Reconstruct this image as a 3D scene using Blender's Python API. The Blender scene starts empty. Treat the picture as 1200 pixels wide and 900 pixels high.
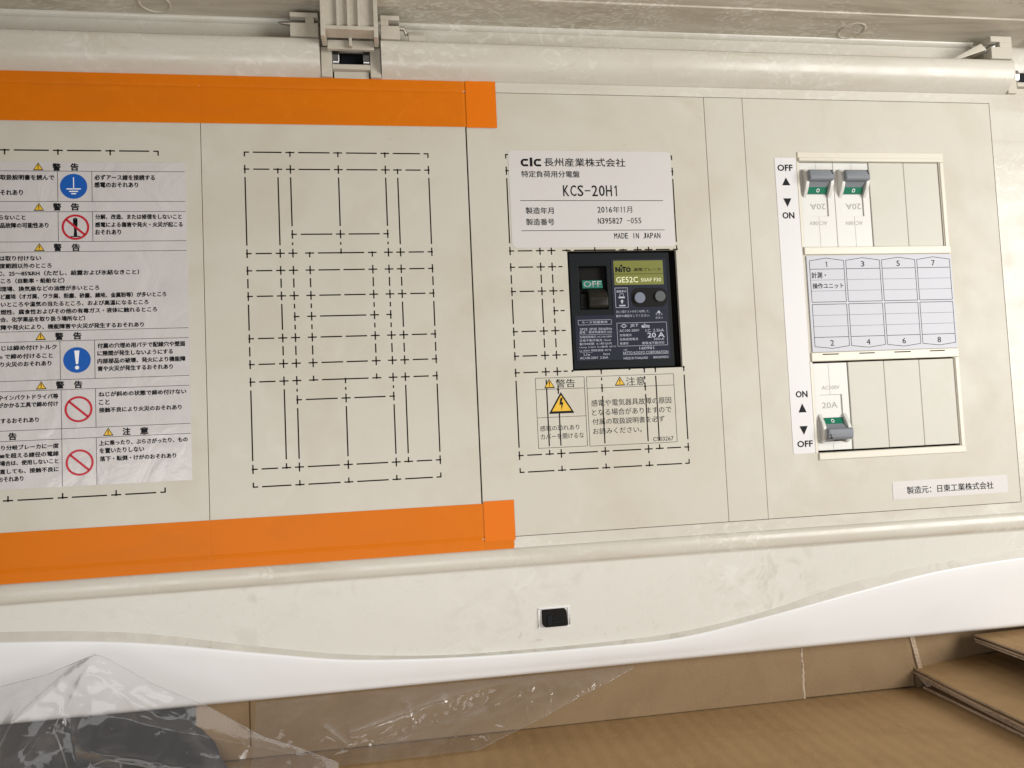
import bpy, bmesh, math, random
from mathutils import Matrix, Vector, noise
random.seed(7)
C = bpy.context.scene.collection
SC = bpy.context.scene
S = 0.00081            # one board unit (u) in metres; board frame: X right, Y up, Z out towards the viewer

def W(x, y, z):        # board frame -> world
    return Vector((x * S, -z * S, y * S))

# ------------------------------------------------------------------ camera, world, lamps, exposure
cam = bpy.data.objects.new('camera', bpy.data.cameras.new('camera'))
C.objects.link(cam)
R = Matrix(((0.98736681, 0.03678587, -0.15412195), (-0.15172304, -0.06093677, -0.98654287), (-0.04568253, 0.99746354, -0.05458568)))
R = R  # columns: camera right, up, back
cam.matrix_world = Matrix.Translation((0.02602375, -0.44538845, -0.06737401)) @ R.to_4x4()
cam.data.sensor_width = 36.0
cam.data.lens = 27.03
cam.data.clip_start = 0.01
cam.data.clip_end = 50
SC.camera = cam

world = bpy.data.worlds.new('World')
SC.world = world
world.use_nodes = True
world.node_tree.nodes['Background'].inputs[0].default_value = (1.0, 0.95, 0.88, 1)
world.node_tree.nodes['Background'].inputs[1].default_value = 0.075

def area(name, pos, target, size, power, color, size_y=None):
    l = bpy.data.lights.new(name, 'AREA')
    l.energy = power; l.color = color; l.size = size
    if size_y:
        l.shape = 'RECTANGLE'; l.size_y = size_y
    o = bpy.data.objects.new(name, l)
    C.objects.link(o)
    p = W(*pos); t = W(*target)
    o.location = p
    o.rotation_euler = (t - p).to_track_quat('-Z', 'Y').to_euler()
    return o
area('window_light', (960, 60, 760), (340, -20, 0), 0.50, 7.2, (1.0, 0.985, 0.95), 0.40)
area('room_light', (-90, -240, 540), (0, -215, 0), 0.50, 1.3, (0.985, 0.978, 0.975), 0.20)

SC.view_settings.view_transform = 'Standard'
SC.view_settings.look = 'None'
SC.view_settings.exposure = 0.0
SC.view_settings.gamma = 1.0
SC.render.engine = 'CYCLES'
SC.cycles.max_bounces = 10
SC.cycles.transparent_max_bounces = 16
SC.cycles.use_denoising = True

# ------------------------------------------------------------------ materials
def mat(name, col, rough=0.5, spec=0.5, metal=0.0, blotch=None, bump=None, coat=0.0, trans=0.0, rough_var=0.0):
    """blotch: list of (colour, scale(xyz), detail, distortion, low, high, strength, kind)   bump: (scale, strength, dist)"""
    m = bpy.data.materials.new(name); m.use_nodes = True
    nt = m.node_tree; N = nt.nodes; L = nt.links
    b = N['Principled BSDF']
    b.inputs['Base Color'].default_value = (*col, 1)
    b.inputs['Roughness'].default_value = rough
    b.inputs['Metallic'].default_value = metal
    b.inputs['Specular IOR Level'].default_value = spec
    b.inputs['Coat Weight'].default_value = coat
    tc = None
    if blotch or bump or rough_var:
        tc = N.new('ShaderNodeNewGeometry')
    last = None; lastfac = None
    for bl in (blotch or []):
        c2, sc, det, dis, lo, hi, st = bl[:7]
        mp = N.new('ShaderNodeMapping'); mp.inputs['Scale'].default_value = sc
        if len(bl) > 7: mp.inputs['Rotation'].default_value = bl[7]
        L.new(tc.outputs['Position'], mp.inputs['Vector'])
        n = N.new('ShaderNodeTexNoise'); n.inputs['Scale'].default_value = 1.0
        n.inputs['Detail'].default_value = det; n.inputs['Distortion'].default_value = dis
        L.new(mp.outputs['Vector'], n.inputs['Vector'])
        r = N.new('ShaderNodeMapRange'); r.inputs['From Min'].default_value = lo; r.inputs['From Max'].default_value = hi
        r.inputs['To Max'].default_value = st
        L.new(n.outputs['Fac'], r.inputs['Value'])
        if sc[0] >= 45:                       # fine marks come in patches, not everywhere
            pn = N.new('ShaderNodeTexNoise'); pn.inputs['Scale'].default_value = 11 + sc[0] * .06; pn.inputs['Detail'].default_value = 2
            L.new(tc.outputs['Position'], pn.inputs['Vector'])
            pr = N.new('ShaderNodeMapRange'); pr.inputs['From Min'].default_value = .44; pr.inputs['From Max'].default_value = .64
            L.new(pn.outputs['Fac'], pr.inputs['Value'])
            mm = N.new('ShaderNodeMath'); mm.operation = 'MULTIPLY'
            L.new(r.outputs['Result'], mm.inputs[0]); L.new(pr.outputs['Result'], mm.inputs[1]); r = mm; r_out = mm.outputs[0]
        else: r_out = r.outputs['Result']
        mx = N.new('ShaderNodeMix'); mx.data_type = 'RGBA'
        L.new(r_out, mx.inputs['Factor'])
        if last is None: mx.inputs[6].default_value = (*col, 1)
        else: L.new(last, mx.inputs[6])
        mx.inputs[7].default_value = (*c2, 1)
        last = mx.outputs[2]; lastfac = r_out
    if last: L.new(last, b.inputs['Base Color'])
    if rough_var:
        n = N.new('ShaderNodeTexNoise'); n.inputs['Scale'].default_value = 60; n.inputs['Detail'].default_value = 4
        L.new(tc.outputs['Position'], n.inputs['Vector'])
        r = N.new('ShaderNodeMapRange'); r.inputs['To Min'].default_value = rough - rough_var; r.inputs['To Max'].default_value = rough + rough_var
        r.inputs['From Min'].default_value = .3; r.inputs['From Max'].default_value = .7
        L.new(n.outputs['Fac'], r.inputs['Value']); L.new(r.outputs['Result'], b.inputs['Roughness'])
    if bump:
        n = N.new('ShaderNodeTexNoise'); n.inputs['Scale'].default_value = bump[0]; n.inputs['Detail'].default_value = 5
        if len(bump) > 3: n.inputs['Distortion'].default_value = bump[3]
        L.new(tc.outputs['Position'], n.inputs['Vector'])
        bn = N.new('ShaderNodeBump'); bn.inputs['Strength'].default_value = bump[1]; bn.inputs['Distance'].default_value = bump[2]
        L.new(n.outputs['Fac'], bn.inputs['Height']); L.new(bn.outputs['Normal'], b.inputs['Normal'])
    if trans:
        t = N.new('ShaderNodeBsdfTransparent'); t.inputs[0].default_value = (*[min(1, c * 1.6 + .1) for c in col], 1)
        mix = N.new('ShaderNodeMixShader'); mix.inputs[0].default_value = trans
        L.new(b.outputs[0], mix.inputs[1]); L.new(t.outputs[0], mix.inputs[2])
        L.new(mix.outputs[0], N['Material Output'].inputs[0])
    return m

def sc(a, b=None, c=None): return (a, b or a, c or a)
M = {}
M['panel'] = mat('aged_cream_plastic', (0.575, 0.545, 0.47), .46, .3, blotch=[
    ((0.50, 0.455, 0.36), sc(22), 5, .6, .45, .72, .55), ((0.66, 0.63, 0.56), sc(45), 6, 1.2, .52, .75, .4), ((0.36, 0.30, 0.22), sc(170), 6, .5, .66, .80, .35)],
    bump=(900, .08, .0003), rough_var=.08)
M['frame'] = mat('stained_frame_plastic', (0.60, 0.57, 0.50), .30, .45, blotch=[
    ((0.48, 0.43, 0.34), sc(12, 30, 60), 5, 1.0, .45, .7, .5), ((0.80, 0.78, 0.72), sc(70, 70, 110), 9, 3.0, .52, .66, .45), ((0.38, 0.32, 0.24), sc(90, 90, 220), 6, 2.0, .62, .78, .4)],
    bump=(500, .1, .0003), rough_var=.1)
M['ledge'] = mat('stained_ledge_plastic', (0.70, 0.692, 0.64), .32, .45, blotch=[
    ((0.50, 0.48, 0.41), sc(46), 9, 2.6, .50, .62, .42), ((0.80, 0.80, 0.77), sc(62), 9, 3, .52, .66, .45), ((0.45, 0.36, 0.30), sc(140), 6, 1.5, .62, .74, .4)],
    bump=(500, .08, .0003), rough_var=.1)
M['lid'] = mat('wiped_lid_plastic', (0.55, 0.50, 0.41), .40, .4, blotch=[
    ((0.40, 0.35, 0.27), sc(8, 60, 60), 6, 2.5, .42, .66, .75), ((0.72, 0.69, 0.61), sc(50, 120, 120), 9, 5.0, .50, .60, .75), ((0.34, 0.28, 0.20), sc(90, 200, 200), 7, 3.0, .60, .75, .35)],
    bump=(400, .15, .0004), rough_var=.1)
M['groove'] = mat('darker_groove_plastic', (0.55, 0.52, 0.46), .5, .3, blotch=[((0.62, 0.60, 0.53), sc(40), 6, 1.5, .45, .65, .7), ((0.36, 0.33, 0.26), sc(120), 6, 1, .5, .7, .6)])  # wave band, a tone darker than the ledge plate
M['trim'] = mat('white_gloss_plastic', (0.81, 0.81, 0.815), .28, .5, blotch=[((0.76, 0.76, 0.75), sc(15), 3, .5, .45, .7, .6), ((0.25, 0.2, 0.15), sc(420), 2, 0, .80, .84, .7)], bump=(1500, .02, .0002))
M['window_frame'] = mat('cream_bezel_plastic', (0.66, 0.62, 0.52), .36, .5, blotch=[((0.56, 0.50, 0.40), sc(60), 5, 1, .5, .75, .5)])
M['blank'] = mat('grey_cream_blank_plastic', (0.57, 0.55, 0.485), .45, .35, blotch=[((0.50, 0.49, 0.41), sc(50), 4, .8, .45, .75, .6)], bump=(1200, .04, .0002))
M['breaker_white'] = mat('white_breaker_plastic', (0.67, 0.66, 0.625), .4, .45, blotch=[((0.66, 0.64, 0.58), sc(90), 4, .8, .5, .75, .5)])
M['toggle'] = mat('grey_toggle_plastic', (0.21, 0.225, 0.25), .45, .4)
M['green'] = mat('green_off_mark', (0.0, 0.16, 0.085), .4, .4)
M['hinge'] = mat('grey_beige_hinge_plastic', (0.53, 0.49, 0.41), .42, .4, blotch=[((0.38, 0.33, 0.26), sc(60, 60, 30), 6, 1.5, .48, .7, .6), ((0.68, 0.65, 0.58), sc(150), 6, 3, .58, .7, .5)])
M['dark'] = mat('dark_interior', (0.022, 0.02, 0.018), .7, .2)
M['black'] = mat('black_breaker_plastic', (0.009, 0.011, 0.013), .55, .14, bump=(1800, .1, .0002))
M['black_deep'] = mat('black_recess_plastic', (0.008, 0.007, 0.006), .55, .14)
M['black_toggle'] = mat('black_toggle_plastic', (0.016, 0.014, 0.010), .45, .2)
M['navy'] = mat('navy_rating_plate', (0.020, 0.023, 0.038), .55, .14)
M['yellow'] = mat('olive_yellow_plate', (0.17, 0.18, 0.022), .45, .4)
M['off_green'] = mat('teal_off_plate', (0.01, 0.16, 0.115), .45, .4)
M['silver_print'] = mat('silver_print', (0.46, 0.48, 0.56), .5, .3)
M['pale_print'] = mat('pale_print', (0.85, 0.86, 0.86), .5, .3)
M['cream_print'] = mat('cream_print', (0.80, 0.82, 0.55), .5, .3)
M['ink'] = mat('black_ink', (0.010, 0.010, 0.012), .6, .15)
M['grey_ink'] = mat('moulded_grey_mark', (0.34, 0.33, 0.30), .5, .3)
M['slit'] = mat('dark_score_line', (0.012, 0.009, 0.006), .7, .1)
M['button'] = mat('blue_grey_button', (0.17, 0.19, 0.25), .4, .4)
M['button2'] = mat('dark_grey_button', (0.075, 0.085, 0.09), .4, .4)
M['label'] = mat('lilac_white_label', (0.66, 0.635, 0.62), .38, .45, trans=.07, blotch=[((0.66, 0.62, 0.60), sc(40), 3, .5, .45, .7, .6)])
M['paper'] = mat('white_label_strip', (0.69, 0.675, 0.68), .42, .4)
M['card'] = mat('lilac_circuit_card', (0.52, 0.525, 0.575), .45, .4)
M['sheet'] = mat('warning_sheet_vinyl', (0.60, 0.57, 0.56), .24, .5, blotch=[((0.55, 0.515, 0.50), sc(30), 3, .5, .45, .7, .6)], bump=(40, .6, .0016, 1.4))
M['blue'] = mat('blue_sign_print', (0.012, 0.10, 0.42), .35, .4)
M['red'] = mat('red_sign_print', (0.50, 0.02, 0.035), .35, .4)
M['amber'] = mat('amber_sign_print', (0.78, 0.48, 0.04), .4, .4)
M['metal'] = mat('spring_steel', (0.62, 0.62, 0.64), .25, .5, metal=1.0)
M['dull_metal'] = mat('tarnished_pin_metal', (0.35, 0.32, 0.28), .4, .5, metal=.8)
M['tape'] = mat('orange_tape', (0.74, 0.185, 0.002), .5, .2, trans=.14, blotch=[((0.66, 0.17, 0.006), sc(14, 14, 50), 4, .8, .45, .72, .7), ((0.82, 0.27, 0.02), sc(120), 5, 1, .5, .75, .3)], bump=(180, .22, .0005))
M['tape_edge'] = mat('orange_tape_double', (0.73, 0.168, 0.002), .5, .2, bump=(200, .25, .0005))
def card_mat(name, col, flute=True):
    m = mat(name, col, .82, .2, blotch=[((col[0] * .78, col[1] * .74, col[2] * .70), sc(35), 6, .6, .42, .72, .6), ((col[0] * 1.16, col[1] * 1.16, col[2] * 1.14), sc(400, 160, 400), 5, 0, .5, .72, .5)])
    nt = m.node_tree; N = nt.nodes; L = nt.links; b = N['Principled BSDF']
    g = N.new('ShaderNodeNewGeometry')
    w = N.new('ShaderNodeTexWave'); w.bands_direction = 'X'; w.inputs['Scale'].default_value = 32; w.inputs['Distortion'].default_value = 1.0
    w.inputs['Detail'].default_value = 2; w.inputs['Detail Scale'].default_value = 3
    L.new(g.outputs['Position'], w.inputs['Vector'])
    n = N.new('ShaderNodeTexNoise'); n.inputs['Scale'].default_value = 700; n.inputs['Detail'].default_value = 4
    L.new(g.outputs['Position'], n.inputs['Vector'])
    ma = N.new('ShaderNodeMath'); ma.operation = 'MULTIPLY_ADD'; ma.inputs[1].default_value = .75 if flute else 0.0
    L.new(w.outputs['Fac'], ma.inputs[0]); L.new(n.outputs['Fac'], ma.inputs[2])
    bn = N.new('ShaderNodeBump'); bn.inputs['Strength'].default_value = .35; bn.inputs['Distance'].default_value = .0006
    L.new(ma.outputs[0], bn.inputs['Height']); L.new(bn.outputs['Normal'], b.inputs['Normal'])
    return m
M['cardboard'] = card_mat('brown_cardboard', (0.39, 0.255, 0.125))
M['cardboard_shaded'] = card_mat('shaded_cardboard_wall', (0.26, 0.178, 0.10), False)  # wall brown darkened so its colour carries the shade under the board
M['card_edge'] = mat('cut_cardboard_edge', (0.44, 0.34, 0.25), .85, .2, blotch=[((0.22, 0.15, 0.09), sc(300, 300, 900), 4, .5, .45, .65, .8)])
M['cardboard_fold'] = mat('scored_cardboard_fold', (0.10, 0.06, 0.03), .85, .1)
M['backing'] = mat('dark_grey_backing', (0.035, 0.035, 0.038), .85, .2, blotch=[((0.11, 0.10, 0.10), sc(40), 5, 1, .5, .75, .7)])
M['hose'] = mat('black_rubber', (0.02, 0.021, 0.025), .35, .5)
def film_mat(name, haze, gloss_rough, bump=None, milky=True):
    m = bpy.data.materials.new(name); m.use_nodes = True
    nt = m.node_tree; N = nt.nodes; L = nt.links
    N.remove(N['Principled BSDF'])
    t = N.new('ShaderNodeBsdfTransparent'); t.inputs[0].default_value = (.985, .985, .985, 1)
    d = N.new('ShaderNodeBsdfDiffuse'); d.inputs[0].default_value = (.56, .55, .54, 1)
    g = N.new('ShaderNodeBsdfGlossy'); g.inputs['Roughness'].default_value = gloss_rough
    f = N.new('ShaderNodeFresnel'); f.inputs[0].default_value = 1.42
    lw = N.new('ShaderNodeLayerWeight'); lw.inputs[0].default_value = .35
    mr = N.new('ShaderNodeMapRange'); mr.inputs['To Min'].default_value = haze; mr.inputs['To Max'].default_value = min(1, haze + .55) if milky else 0.0
    L.new(lw.outputs['Facing'], mr.inputs['Value'])
    m1 = N.new('ShaderNodeMixShader'); L.new(mr.outputs['Result'], m1.inputs[0]); L.new(t.outputs[0], m1.inputs[1]); L.new(d.outputs[0], m1.inputs[2])
    m2 = N.new('ShaderNodeMixShader'); fc = N.new('ShaderNodeMath'); fc.operation = 'MINIMUM'; fc.inputs[1].default_value = .42; L.new(f.outputs[0], fc.inputs[0]); L.new(fc.outputs[0], m2.inputs[0]); L.new(m1.outputs[0], m2.inputs[1]); L.new(g.outputs[0], m2.inputs[2])
    L.new(m2.outputs[0], N['Material Output'].inputs[0])
    if bump:
        gg = N.new('ShaderNodeNewGeometry'); n = N.new('ShaderNodeTexNoise'); n.inputs['Scale'].default_value = bump[0]; n.inputs['Detail'].default_value = 3; n.inputs['Distortion'].default_value = 2
        L.new(gg.outputs['Position'], n.inputs['Vector'])
        bn = N.new('ShaderNodeBump'); bn.inputs['Strength'].default_value = bump[1]; bn.inputs['Distance'].default_value = bump[2]
        L.new(n.outputs['Fac'], bn.inputs['Height'])
        for x in (g, f, lw, d):
            L.new(bn.outputs['Normal'], x.inputs['Normal'])
    return m
M['film'] = film_mat('clear_polythene', .06, .08, (90, .35, .0008))

# ------------------------------------------------------------------ mesh helpers
class MB:
    def __init__(s): s.v = []; s.f = []
    def add(s, vs, fs):
        n = len(s.v); s.v += [tuple(p) for p in vs]; s.f += [tuple(i + n for i in f) for f in fs]; return s
    def box(s, x0, x1, y0, y1, z0, z1):
        return s.add([(x0,y0,z0),(x1,y0,z0),(x1,y1,z0),(x0,y1,z0),(x0,y0,z1),(x1,y0,z1),(x1,y1,z1),(x0,y1,z1)],
                     [(3,2,1,0),(4,5,6,7),(0,1,5,4),(1,2,6,5),(2,3,7,6),(3,0,4,7)])
    def quad(s, x0, x1, y0, y1, z): return s.add([(x0,y0,z),(x1,y0,z),(x1,y1,z),(x0,y1,z)], [(0,1,2,3)])
    def poly(s, pts, z): return s.add([(x, y, z) for x, y in pts], [tuple(range(len(pts)))])
    def line(s, x0, y0, x1, y1, w, z):
        dx, dy = x1 - x0, y1 - y0; l = math.hypot(dx, dy) or 1; nx, ny = -dy / l * w / 2, dx / l * w / 2
        return s.add([(x0-nx,y0-ny,z),(x1-nx,y1-ny,z),(x1+nx,y1+ny,z),(x0+nx,y0+ny,z)], [(0,1,2,3)])
    def rect(s, x0, x1, y0, y1, w, z):
        s.line(x0, y0, x1, y0, w, z); s.line(x0, y1, x1, y1, w, z); s.line(x0, y0, x0, y1, w, z); return s.line(x1, y0, x1, y1, w, z)
    def prism(s, pts, z0, z1):                # outline in XY (ccw), extruded along Z
        n = len(pts)
        return s.add([(x,y,z0) for x,y in pts] + [(x,y,z1) for x,y in pts],
            [tuple(range(n))[::-1], tuple(range(n, 2*n))] + [(i,(i+1)%n,(i+1)%n+n,i+n) for i in range(n)])
    def xprism(s, prof, x0, x1, closed=True):               # profile in (Y,Z), extruded along X
        n = len(prof)
        fs = [(i,(i+1)%n,(i+1)%n+n,i+n) for i in range(n if closed else n-1)]
        if closed: fs += [tuple(range(n))[::-1], tuple(range(n, 2*n))]
        return s.add([(x0,y,z) for y,z in prof] + [(x1,y,z) for y,z in prof], fs)
    def disc(s, cx, cy, r, z, n=28): return s.poly([(cx + r*math.cos(a*2*math.pi/n), cy + r*math.sin(a*2*math.pi/n)) for a in range(n)], z)
    def ring(s, cx, cy, r0, r1, z, n=32):
        v = []; f = []
        for a in range(n):
            c, q = math.cos(a*2*math.pi/n), math.sin(a*2*math.pi/n)
            v += [(cx+r0*c, cy+r0*q, z), (cx+r1*c, cy+r1*q, z)]
            b = (a+1) % n; f.append((2*a, 2*a+1, 2*b+1, 2*b))
        return s.add(v, f)
    def cyl(s, cx, cy, r, z0, z1, n=24): return s.prism([(cx + r*math.cos(a*2*math.pi/n), cy + r*math.sin(a*2*math.pi/n)) for a in range(n)], z0, z1)
    def tube(s, path, r, n=10):
        k = len(path); v = []; f = []
        for i, p in enumerate(path):
            p = Vector(p); d = (Vector(path[min(i+1, k-1)]) - Vector(path[max(i-1, 0)])).normalized()
            a = d.orthogonal().normalized() if i == 0 else (a - d * a.dot(d)).normalized()
            b = d.cross(a); rr = r[i] if isinstance(r, (list, tuple)) else r
            for j in range(n):
                t = 2*math.pi*j/n; q = p + (a*math.cos(t) + b*math.sin(t)) * rr; v.append(tuple(q))
        for i in range(k-1):
            for j in range(n): f.append((i*n+j, i*n+(j+1)%n, (i+1)*n+(j+1)%n, (i+1)*n+j))
        f += [tuple(range(n))[::-1], tuple(range((k-1)*n, k*n))]
        return s.add(v, f)
    def grid(s, xs, ys, fn):                  # fn(a,b) -> point
        n = len(ys); v = [fn(a, b) for a in xs for b in ys]
        return s.add(v, [(i*n+j, (i+1)*n+j, (i+1)*n+j+1, i*n+j+1) for i in range(len(xs)-1) for j in range(n-1)])
    def plate(s, x0, x1, y0, y1, z0, z1, holes):
        xs = sorted({x0, x1} | {h[0] for h in holes} | {h[1] for h in holes}); ys = sorted({y0, y1} | {h[2] for h in holes} | {h[3] for h in holes})
        solid = lambda i, j: 0 <= i < len(xs)-1 and 0 <= j < len(ys)-1 and not any(h[0] <= (xs[i]+xs[i+1])/2 <= h[1] and h[2] <= (ys[j]+ys[j+1])/2 <= h[3] for h in holes)
        for i in range(len(xs)-1):
            for j in range(len(ys)-1):
                if not solid(i, j): continue
                a, b, c, d = xs[i], xs[i+1], ys[j], ys[j+1]
                s.quad(a, b, c, d, z1); s.add([(a,c,z0),(b,c,z0),(b,d,z0),(a,d,z0)], [(3,2,1,0)])
                if not solid(i-1, j): s.add([(a,c,z0),(a,c,z1),(a,d,z1),(a,d,z0)], [(0,1,2,3)])
                if not solid(i+1, j): s.add([(b,c,z0),(b,c,z1),(b,d,z1),(b,d,z0)], [(3,2,1,0)])
                if not solid(i, j-1): s.add([(a,c,z0),(b,c,z0),(b,c,z1),(a,c,z1)], [(0,1,2,3)])
                if not solid(i, j+1): s.add([(a,d,z0),(b,d,z0),(b,d,z1),(a,d,z1)], [(3,2,1,0)])
        return s
    def text(s, x0, x1, y, h, body, z, bold=0.0, sp=1.0):
        cu = bpy.data.curves.new('lettering', 'FONT'); cu.body = body; cu.size = 1.0; cu.resolution_u = 2
        cu.space_character = sp
        o = bpy.data.objects.new('lettering', cu); me = o.to_mesh()
        vs = [v.co.copy() for v in me.vertices]
        if not vs:
            print('NO GLYPHS', body); return s
        fs = [tuple(p.vertices) for p in me.polygons]
        xa, xb = min(v.x for v in vs), max(v.x for v in vs); ya, yb = min(v.y for v in vs), max(v.y for v in vs)
        kx = (x1 - x0) / (xb - xa); ky = h / (yb - ya)
        offs = [(0, 0)] if bold <= .008 else [(-bold, 0), (bold, 0), (0, -bold*.8), (0, bold*.8)]
        for q, (ox, oy) in enumerate(offs):       # heavier type: the strokes laid a hair apart
            s.add([(x0 + (v.x - xa) * kx + ox * h, y - h / 2 + (v.y - ya) * ky + oy * h, z + q * .006) for v in vs], fs)
        o.to_mesh_clear(); bpy.data.objects.remove(o); bpy.data.curves.remove(cu)
        return s

    def mono(s, x0, x1, y, h, body, z, t=.5, bold=0.0):      # even-pitch instrument lettering
        n = len(body); p = (x1 - x0) / n
        for i, c in enumerate(body):
            a = x0 + p * i + p * .1; b = a + p * .8; m = (a + b) / 2
            if c == ' ': continue
            if c == '1': s.line(m + t*.3, y - h/2, m + t*.3, y + h/2, t, z); s.line(m + t*.3, y + h/2 - t*.4, m - p*.22, y + h*.26, t*.8, z)
            elif c == 'I': s.line(m, y - h/2, m, y + h/2, t, z)
            elif c == '-': s.line(a, y, b, y, t, z)
            elif c in '年月': s.text(a - p*.05, b + p*.05, y, h*1.05, c, z)
            else: s.text(a, b, y, h, c, z, bold)
        return s
    def arcs(s, cx, cy, rx, ry, t, a0, a1, z, n=20):
        P = [(cx + k*math.cos(math.radians(a0+(a1-a0)*i/n)), cy + l*math.sin(math.radians(a0+(a1-a0)*i/n))) for k, l in ((rx, ry), (rx - t, ry - t*.8)) for i in range(n+1)]
        return s.add([(x, y, z) for x, y in P], [(i, i+n+1, i+n+2, i+1) for i in range(n)])

ORG = {}
def part(name, mb, m, parent=None, label=None, bevel=0, seg=2, smooth=40, kind=None):
    org = ORG.get(parent.name, (0, 0, 0)) if parent else (0, 0, 0)
    me = bpy.data.meshes.new(name)
    me.from_pydata([tuple(W(x - org[0], y - org[1], z - org[2])) for x, y, z in mb.v], [], mb.f)
    if bevel:
        bm = bmesh.new(); bm.from_mesh(me)
        bmesh.ops.remove_doubles(bm, verts=bm.verts, dist=1e-7)
        ed = [e for e in bm.edges if e.is_manifold and e.calc_face_angle(0) > math.radians(35)]
        bmesh.ops.bevel(bm, geom=ed, offset=bevel * S, segments=seg, affect='EDGES', profile=.5, clamp_overlap=True)
        bm.to_mesh(me); bm.free()
    me.materials.append(m)
    if bevel: smooth = min(smooth, 20) if smooth else 0
    if smooth:
        me.shade_smooth(); me.set_sharp_from_angle(angle=math.radians(smooth))
    me.validate()
    o = bpy.data.objects.new(name, me); C.objects.link(o)
    if parent:
        o.parent = parent; ORG[o.name] = org
    else: ORG[o.name] = org
    if label: o['label'] = label
    if kind: o['kind'] = kind
    return o
def tag(o, label, cat, group=None):
    o['label'] = label; o['category'] = cat
    if group: o['group'] = group
    return o
def thing(name, label, cat, org, group=None):
    o = bpy.data.objects.new(name, None); C.objects.link(o); o.location = W(*org); o.empty_display_size = .01
    ORG[o.name] = org
    return tag(o, label, cat, group)
def copy_tree(o, parent=None):
    c = o.copy(); C.objects.link(c)
    if parent is not None: c.parent = parent
    for ch in [x for x in list(C.objects) if x.parent == o]: copy_tree(ch, c)
    return c
def arc(cy, cz, ry, rz, a0, a1, n): return [(cy + ry*math.cos(math.radians(a0+(a1-a0)*i/n)), cz + rz*math.sin(math.radians(a0+(a1-a0)*i/n))) for i in range(n+1)]
def lin(a, b, n): return [a + (b-a)*i/n for i in range(n+1)]
PLATE_TXT = [
    (199.6,225.7,-1.5,2.0,'月に1回テストボタンを押して、'),
    (199.5,225.9,-4.7,2.0,'動作の確認をしてください。'),
    (230.3,236.0,-4.0,1.8,'テスト'),
    (230.1,236.0,-6.7,1.8,'ボタン'),
    (172.9,192.4,-8.9,1.9,'モータ保護兼用'),
    (171.1,195.8,-14.0,1.8,'2P2E 2P2E 50/60Hz'),
    (170.8,195.8,-16.3,1.8,'漏電・電線保護専用 50A'),
    (170.7,195.5,-19.8,1.8,'定格使用電圧 AC100-200V'),
    (170.5,194.7,-22.4,1.8,'定格不動作電流 15mA'),
    (170.4,194.9,-25.0,1.8,'動作時間  0.1秒以内'),
    (170.3,198.3,-27.5,1.6,'Uimp 2.5kV Cu専用 40℃'),
    (170.1,194.3,-29.9,1.6,'Ui 300V 周囲温度 40℃'),
    (173.2,193.0,-32.8,1.6,'Ue        Icn'),
    (170.2,191.7,-35.4,1.8,'AC100-200V  2.5kA'),
    (209.9,216.5,-12.3,2.7,'JET'),
    (201.4,216.9,-15.8,1.8,'AC100-200V'),
    (221.8,236.2,-16.1,2.1,'I.C. 2.5kA'),
    (201.4,210.7,-19.2,1.9,'定格電流'),
    (201.3,215.6,-22.3,1.9,'定格感度電流'),
    (227.9,236.0,-22.7,1.7,'30mA'),
    (201.3,208.0,-25.4,1.9,'高速形'),
    (218.5,236.1,-25.6,2.0,'衝撃波不動作形'),
    (216.3,227.6,-29.3,2.1,'160901'),
    (204.1,206.8,-30.2,1.3,'LOT'),
    (203.5,238.6,-32.6,2.1,'NITTO KOGYO CORPORATION'),
    (203.6,222.4,-36.6,1.8,'MADE IN THAILAND'),
    (226.8,238.6,-36.5,1.7,'B00209E02')]
# ================================================================== THE DISTRIBUTION BOARD
board = thing('distribution_board', 'cream electrical distribution board with its lid swung open above the cover plates', 'distribution board', (150, -267.5, -60))
X0, X1 = -300, 620
part('body', MB().box(X0, X1, -267.5, 214, -95, -34), M['frame'], board, bevel=1)
part('mounting_base', MB().box(X0 + 4, X1 - 4, -170, 168, -33.9, -26), M['dark'], board)

# cover plates (thin dark joints between them)
WIN_MAIN = (163.8, 248.3, -44.8, 44.5)
WIN_UP = (353.0, 474.4, 45.0, 113.6)
WIN_LOW = (353.2, 475.0, -114.4, -43.8)
YA, YB = -162.0, 163.2
plates = []
for (a, b, holes) in ((X0, -93.2, []), (-92.75, 92.0, []), (93.0, 277.45, [WIN_MAIN]), (277.85, 309.05, []), (309.4, 524.7, [WIN_UP, WIN_LOW])):
    plates.append(part('cover_plate', MB().plate(a, b, YA, YB, -3, 0, holes), M['panel'], board, bevel=.12, seg=1))

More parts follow.
